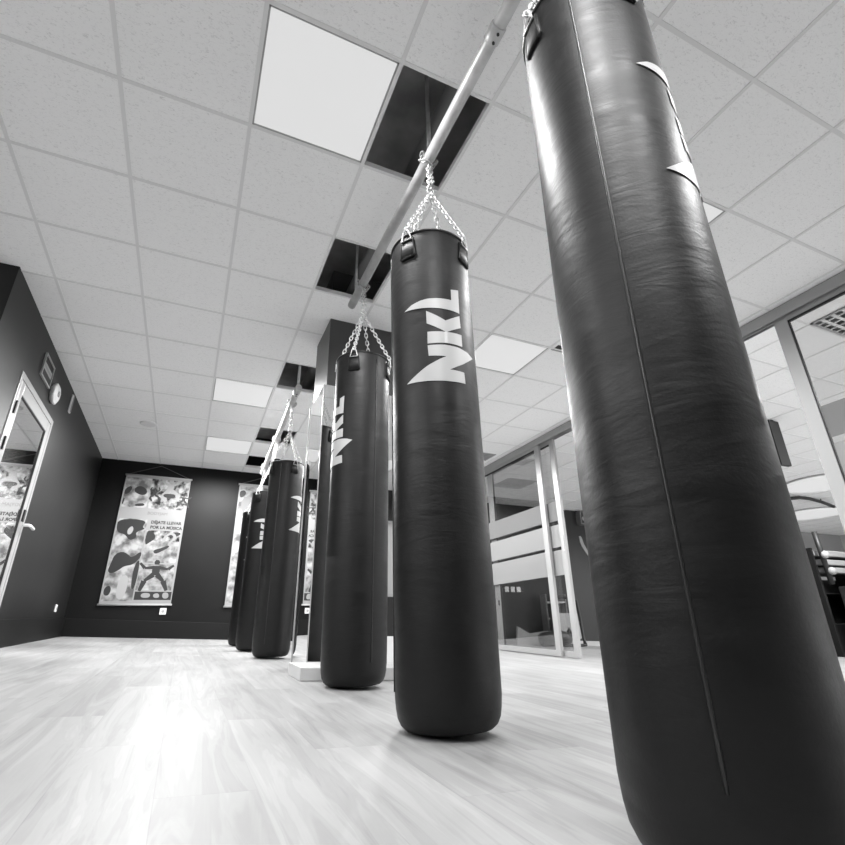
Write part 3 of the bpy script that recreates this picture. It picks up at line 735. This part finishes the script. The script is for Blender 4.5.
# ------------------------------------------------------------------ chains
def link(b, p, d, roll, L=.034, w=.0095, r=.0030, n=6):
    d = d.normalized(); ref = Vector((0, 0, 1)) if abs(d.z) < .9 else Vector((1, 0, 0))
    u = d.cross(ref).normalized(); v = d.cross(u)
    s = u * math.cos(roll) + v * math.sin(roll); pts = []
    for k in range(5): a = -PI / 2 + PI * k / 4; pts.append(p + d * ((L / 2 - w) + w * math.cos(a)) + s * (w * math.sin(a)))
    for k in range(5): a = PI / 2 + PI * k / 4; pts.append(p + d * (-(L / 2 - w) + w * math.cos(a)) + s * (w * math.sin(a)))
    b.tube(pts, r, n, closed=True)
def chain(b, pts, L=.034, k=1.0):
    pts = [Vector(p) for p in pts]; step = L * .74; i = 0
    for a, c_ in zip(pts, pts[1:]):
        d = c_ - a; n = max(1, round(d.length / step))
        for j in range(n):
            link(b, a + d * ((j + .5) / n), d, (i % 2) * PI / 2 + .3, L * (d.length / n) / step * k); i += 1
CH = [  # bag index, pipe point, apex height
    (0, (.85, .66, PZ1), 2.04), (1, (.85, 1.70, PZ1), 2.05), (2, (.855, 2.83, PZ1), 2.06),
    (3, (.73, 4.80, None), 1.87), (4, (.73, 5.72, None), 1.80), (5, (.73, 6.60, None), 1.74)]
clabs = ['steel chain holding the nearest bag, at the top edge of the photo', 'steel chain knotted round the pipe above the bag with the full lettering',
         'steel chain near the pipe end above the bag in front of the column', 'steel chain above the bag left of the column',
         'steel chain above the second bag from the far end', 'steel chain above the farthest bag']
for (bi, pp_, za), lab in zip(CH, clabs):
    x, y, z = pp_
    if z is None: z = pipe2z(y)
    bo = BAGS[bi]; base = Vector((bo[0], bo[1], fz(bo[0], bo[1]) + .010))
    t = empty('hanging_chain', (x, y, z), lab, 'chain', 'chains holding the punching bags'); o = Vector((x, y, z))
    apex = Vector((bo[0] * .5 + x * .5, bo[1] * .5 + y * .5, c(za)))
    # loop round the pipe
    b = MB(); N = 9; R_ = .0425
    loop = [Vector((R_ * math.cos(a), (.018 if k % 2 else -.012), R_ * math.sin(a))) for k, a in enumerate([2 * PI * j / N - PI / 2 for j in range(N)])]
    chain(b, [loop[k] for k in range(N)] + [loop[0]], k=1.15)
    b.build('pipe_loop', M['chrome'], t)
    b = MB(); lo = Vector((0, 0, -R_))
    chain(b, [lo + Vector((-.004, 0, 0)), apex - o + Vector((-.006, 0, .012))]); chain(b, [lo + Vector((.012, .01, 0)), lo + Vector((.016, .004, -.07)), (apex - o) * .7 + Vector((.014, 0, 0)), apex - o + Vector((.006, .006, .012))])
    b.build('drop_chain', M['chrome'], t)
    b = MB(); b.tube([apex - o + Vector((.017 * math.cos(a), 0, .017 * math.sin(a))) for a in [2 * PI * k / 14 for k in range(14)]], .004, 8, closed=True); b.build('apex_ring', M['chrome'], t)
    rot = Matrix.Rotation(bo[2], 4, 'Z'); zs = bo[4]
    for k in range(4):
        a = -1.08 + k * PI / 2 + bo[2]
        e = base + Vector((.186 * bo[3] * math.sin(a), -.186 * bo[3] * math.cos(a), (LB + .004) * zs)) + Vector((bo[5][1] * LB, 0, 0))
        b = MB(); chain(b, [apex - o + Vector((0, 0, -.014)), e - o], L=.036); b.build('strand', M['chrome'], t)

# ------------------------------------------------------------------ things in the room beyond the glass
t = empty('switch_plate', (5.94, YA, c(.70)), 'row of three white switches on the dark wall behind the glass', 'switch')
for k in range(3): bx('switch', M['white'], (-.19 + k * .14, -.10 + k * .14, -.012, 0, -.05, .05), t, .004)
# step bench with bag on the floor
t = empty('floor_mat', (6.05, 8.3, fz(6.05, 8.3)), 'upturned pale mat leaning on the floor behind the banded glass', 'mat')
q = MB(); F = lambda u, v, d: (u, d, v)
q.prism([(-.42, .0), (-.38, .34), (-.12, .21), (.32, .25), (.36, .21), (.05, .17), (.1, 0)], F, 0, .05); q.build('mat_sheet', M['lgrey'], t, .006, tri=True)
t = empty('gym_bag', (6.30, 8.05, fz(6.30, 8.05)), 'black sports bag on the floor behind the banded glass', 'bag')
q = MB(); n = 12
q.tube([(-.32, 0, .13), (-.30, 0, .13), (-.1, 0, .14), (.15, 0, .14), (.30, 0, .13), (.32, 0, .13)], [.06, .11, .13, .13, .11, .06], 16); q.build('bag_shell', M['black'], t)
q = MB(); q.tube([(-.12, -.1, .2), (-.1, -.05, .3), (0, 0, .34), (.1, -.05, .3), (.12, -.1, .2)], .01, 8); q.build('strap', M['black'], t)
# trolley with tubular frame and white board
def at(p, x, y): return (p[0] - x, p[1] - y, p[2])
bxx, byy = 6.83, 8.3; o0 = fz(bxx, byy)
t = empty('folding_trolley', (bxx, byy, o0), 'black tubular frame with a white board standing in the open doorway', 'trolley')
q = MB(); q.tube([(-.30, .0, .88), (.20, .0, .88), (.28, 0, .83), (.32, 0, .5), (.35, 0, .10), (.30, -.1, .02), (-.05, -.18, .015)], .026, 10); q.build('frame', M['black'], t)
q = MB(); q.tube([(-.30, .0, .88), (-.38, 0, .5), (-.36, 0, .08), (-.30, -.1, .02), (-.05, -.18, .015)], .018, 10); q.tube([(-.38, 0, .42), (.31, 0, .42)], .012, 8); q.tube([(.34, 0, .1), (.40, .08, .02), (.05, .15, .02)], .016, 8); q.build('frame', M['black'], t)
q = MB(); q.prism([(-.34, .10), (-.34, .59), (.22, .59), (.26, .14), (.17, .10), (-.03, .34), (-.2, .10)], lambda u, v, d: (u, -.03 - d, v), 0, .02); q.build('board', M['canvas'], t, tri=True)
# shelf bench further left seen between stiles
t = empty('shelf_rack', (6.9, 8.6, fz(6.9, 8.6)), 'low rack with pale shelf edges seen between the two white door posts', 'rack')
for z in (.18, .48, .78): bx('shelf', M['lgrey'], (-.35, .1, -.1, .08, z, z + .03), t)
bx('side_panel', M['grey'], (-.38, -.35, -.1, .08, 0, .95), t); bx('side_panel', M['grey'], (.1, .13, -.1, .08, 0, .95), t)
# wall speaker and decal
t = empty('wall_speaker', (7.90, YA, c(2.24)), 'small square framed speaker high on the dark wall through the doorway', 'speaker')
q = MB()
for a in ((-.10, .10, -.15, -.12), (-.10, .10, .12, .15), (-.10, -.07, -.12, .12), (.07, .10, -.12, .12)): q.box(a[0], a[1], -.14, 0, a[2], a[3])
q.build('speaker_frame', M['grey'], t); bx('speaker_mesh', M['black'], (-.07, .07, -.125, -.02, -.12, .12), t)
q = MB(); q.tube([(0, -.142, -.02), (0, -.128, -.02)], .05, 16); q.build('cone', M['lgrey'], t)
q = MB(); arc = [(-.11, .22), (-.075, .235), (-.04, .2), (.0, .06), (.08, -.08), (.17, -.2), (.19, -.28), (.12, -.24), (.02, -.12), (-.06, .0), (-.1, .1)]
q.prism([(7.91 + u, c(1.62) + v) for u, v in arc], lambda u, v, d: (u, YA - d, v), 0, .012)
q.prism([(8.04 + .035 * math.cos(a), c(1.90) + .06 * math.sin(a)) for a in [k * PI / 6 for k in range(12)]], lambda u, v, d: (u, YA - d, v), 0, .012)
tag(q.build('wall_decal', M['canvas'], tri=True), 'curved white mark on the dark wall seen through the doorway beside the big bag', 'decal')
# round lamps, curved track, hanging screen
for (x, y, r_, lab) in ((10.55, 5.12, .62, 'nearer of the two round ceiling lamps beyond the big bag'), (13.4, 6.95, .62, 'farther of the two round ceiling lamps beyond the big bag')):
    t = empty('round_ceiling_lamp', (x, y, CE), lab, 'ceiling light', 'round lamps in the room beyond the glass')
    q = MB(); q.lathe([(r_ - .02, -.07), (r_, -.05), (r_, -.001)], 40); q.build('diffuser', M['panel'], t)
    q = MB(); q.lathe([(r_ + .012, -.03), (r_ + .02, -.02), (r_ + .02, .0)], 40); q.build('rim', M['alu'], t)
    spot('panel_lamp', x, y, CE - .09, 260)
for (x, y) in ((6.3, 1.8), (6.6, 6.2), (8.2, -.2), (8.6, 3.8), (15, 3)):
    spot('annex_fill', x, y, CE - .03, 170)  # added fill spots to light this room, no fixtures belong to them
b = MB(); b.tube([(11.0, 6.0, c(2.33)), (11.35, 6.0, c(2.38)), (11.7, 6.0, c(2.385)), (12.1, 6.0, c(2.35)), (12.5, 6.0, c(2.28))], .035, 8)
b.tube([(11.35, 6.0, c(2.38)), (11.35, 6.0, CE + .001)], .012, 6); b.tube([(12.1, 6.0, c(2.35)), (12.1, 6.0, CE + .001)], .012, 6)
tag(b.build('curved_track', M['black']), 'dark curved track under the far ceiling between the two round lamps', 'track')
t = empty('hanging_screen', (6.60, 3.53, c(1.8)), 'thin black screen hanging edge-on from the ceiling right of the big bag', 'screen')
bx('screen_body', M['black'], (-.10, .10, -.02, .03, 0, .60), t, .004); bx('ceiling_bracket', M['black'], (-.02, .02, -.01, .02, .60, .6159), t)
# rack with stacked white platforms
RX, RY = 11.75, 6.0; o0 = fz(RX, RY)
t = empty('step_rack', (RX, RY, o0), 'tall dark rack holding white platforms at the right edge', 'rack')
for x in (-.55, .95): bx('upright', M['skirt'], (x - .03, x + .03, .0, .5, 0, c(1.35) - o0), t)
for z in (c(-.05), c(.50), c(.88), c(1.03), c(1.20)): bx('shelf', M['skirt'], (-.52, .92, .0, .5, z - .015 - o0, z - o0), t)
bx('back_panel', M['skirt'], (-.52, .92, .5, .52, 0, c(.8) - o0), t)
for k, (z, x0_) in enumerate(((1.20, -.42), (1.03, -.38), (.88, -.32))):
    tag(bx('step_platform', M['canvas'], (RX + x0_, RX + .9, RY - .02, RY + .45, c(z), c(z + (.115 if k == 0 else .11))), bevel=.02),
        ['topmost', 'middle', 'lowest'][k] + ' white step platform on the dark rack at the right edge', 'step platform', 'white step platforms on the rack')
t = empty('equipment_case', (RX + .32, RY - .16, c(.0)), 'black case with white lettering on the rack at the right edge', 'case')
bx('case_body', M['black'], (-.42, .62, -.14, .14, c(.0) - c(.0), .62), t, .02)
text_mesh('BODY', .17, 'case_text', M['lgrey'], t, (-.16, -.143, .10), (PI / 2, -PI / 2.2, 0), .002)
text_mesh('PUMP', .17, 'case_text', M['lgrey'], t, (.16, -.143, .24), (PI / 2, -PI / 2.2, 0), .002)
tag(bx('storage_box', M['canvas'], (RX - .5, RX - .22, RY - .5, RY - .22, fz(RX, RY) + .02, c(.05)), bevel=.01), 'white box on the floor at the foot of the far rack', 'box')
t = empty('ball_strap', (RX - .50, RY - .12, c(1.55)), 'dark strap of balls hanging beside the white platforms', 'strap')
q = MB(); q.tube([(0, 0, .1), (.02, 0, -.25), (.05, 0, -.9)], .05, 8); q.build('strap_band', M['black'], t)
for k, z in enumerate((-.36, -.66)):
    q = MB(); q.lathe([(.02, -.07), (.05, -.055), (.07, 0), (.05, .055), (.02, .07)], 20); s_ = q.build('ball', M['canvas'], t); s_.location = (-.02 + .06 * k, -.08, z)

# ------------------------------------------------------------------ world, camera, view
w = bpy.data.worlds.new('World'); SC.world = w; w.use_nodes = True
w.node_tree.nodes['Background'].inputs[0].default_value = (1, 1, 1, 1); w.node_tree.nodes['Background'].inputs[1].default_value = 4.0

cd = bpy.data.cameras.new('Camera'); cam = bpy.data.objects.new('Camera', cd); COL.objects.link(cam); SC.camera = cam
R = [[.9112461326838442, .018726141960862974, -.41143628580370645], [.1422701519169338, .9231617063637382, .3571157624315686], [.3865096241262566, -.3839554603216493, .8385633637041862]]
def w2(r): return Vector((r[0], r[2], -r[1]))      # rows of R act on (x, -z, y)
right, down, fwd = w2(R[0]), w2(R[1]), w2(R[2])
cam.matrix_world = Matrix(((right.x, -down.x, -fwd.x, 0), (right.y, -down.y, -fwd.y, 0), (right.z, -down.z, -fwd.z, EYE), (0, 0, 0, 1)))
cd.sensor_width = 36; cd.sensor_fit = 'HORIZONTAL'; cd.lens = 497.32 / 845 * 36; cd.clip_start = .02; cd.clip_end = 100

SC.cycles.use_denoising = True
SC.cycles.max_bounces = 10; SC.cycles.diffuse_bounces = 5; SC.cycles.transparent_max_bounces = 12
SC.cycles.sample_clamp_indirect = 6
SC.view_settings.view_transform = 'Standard'; SC.view_settings.look = 'None'; SC.view_settings.gamma = 1; SC.view_settings.exposure = .22
SC.view_settings.use_curve_mapping = False
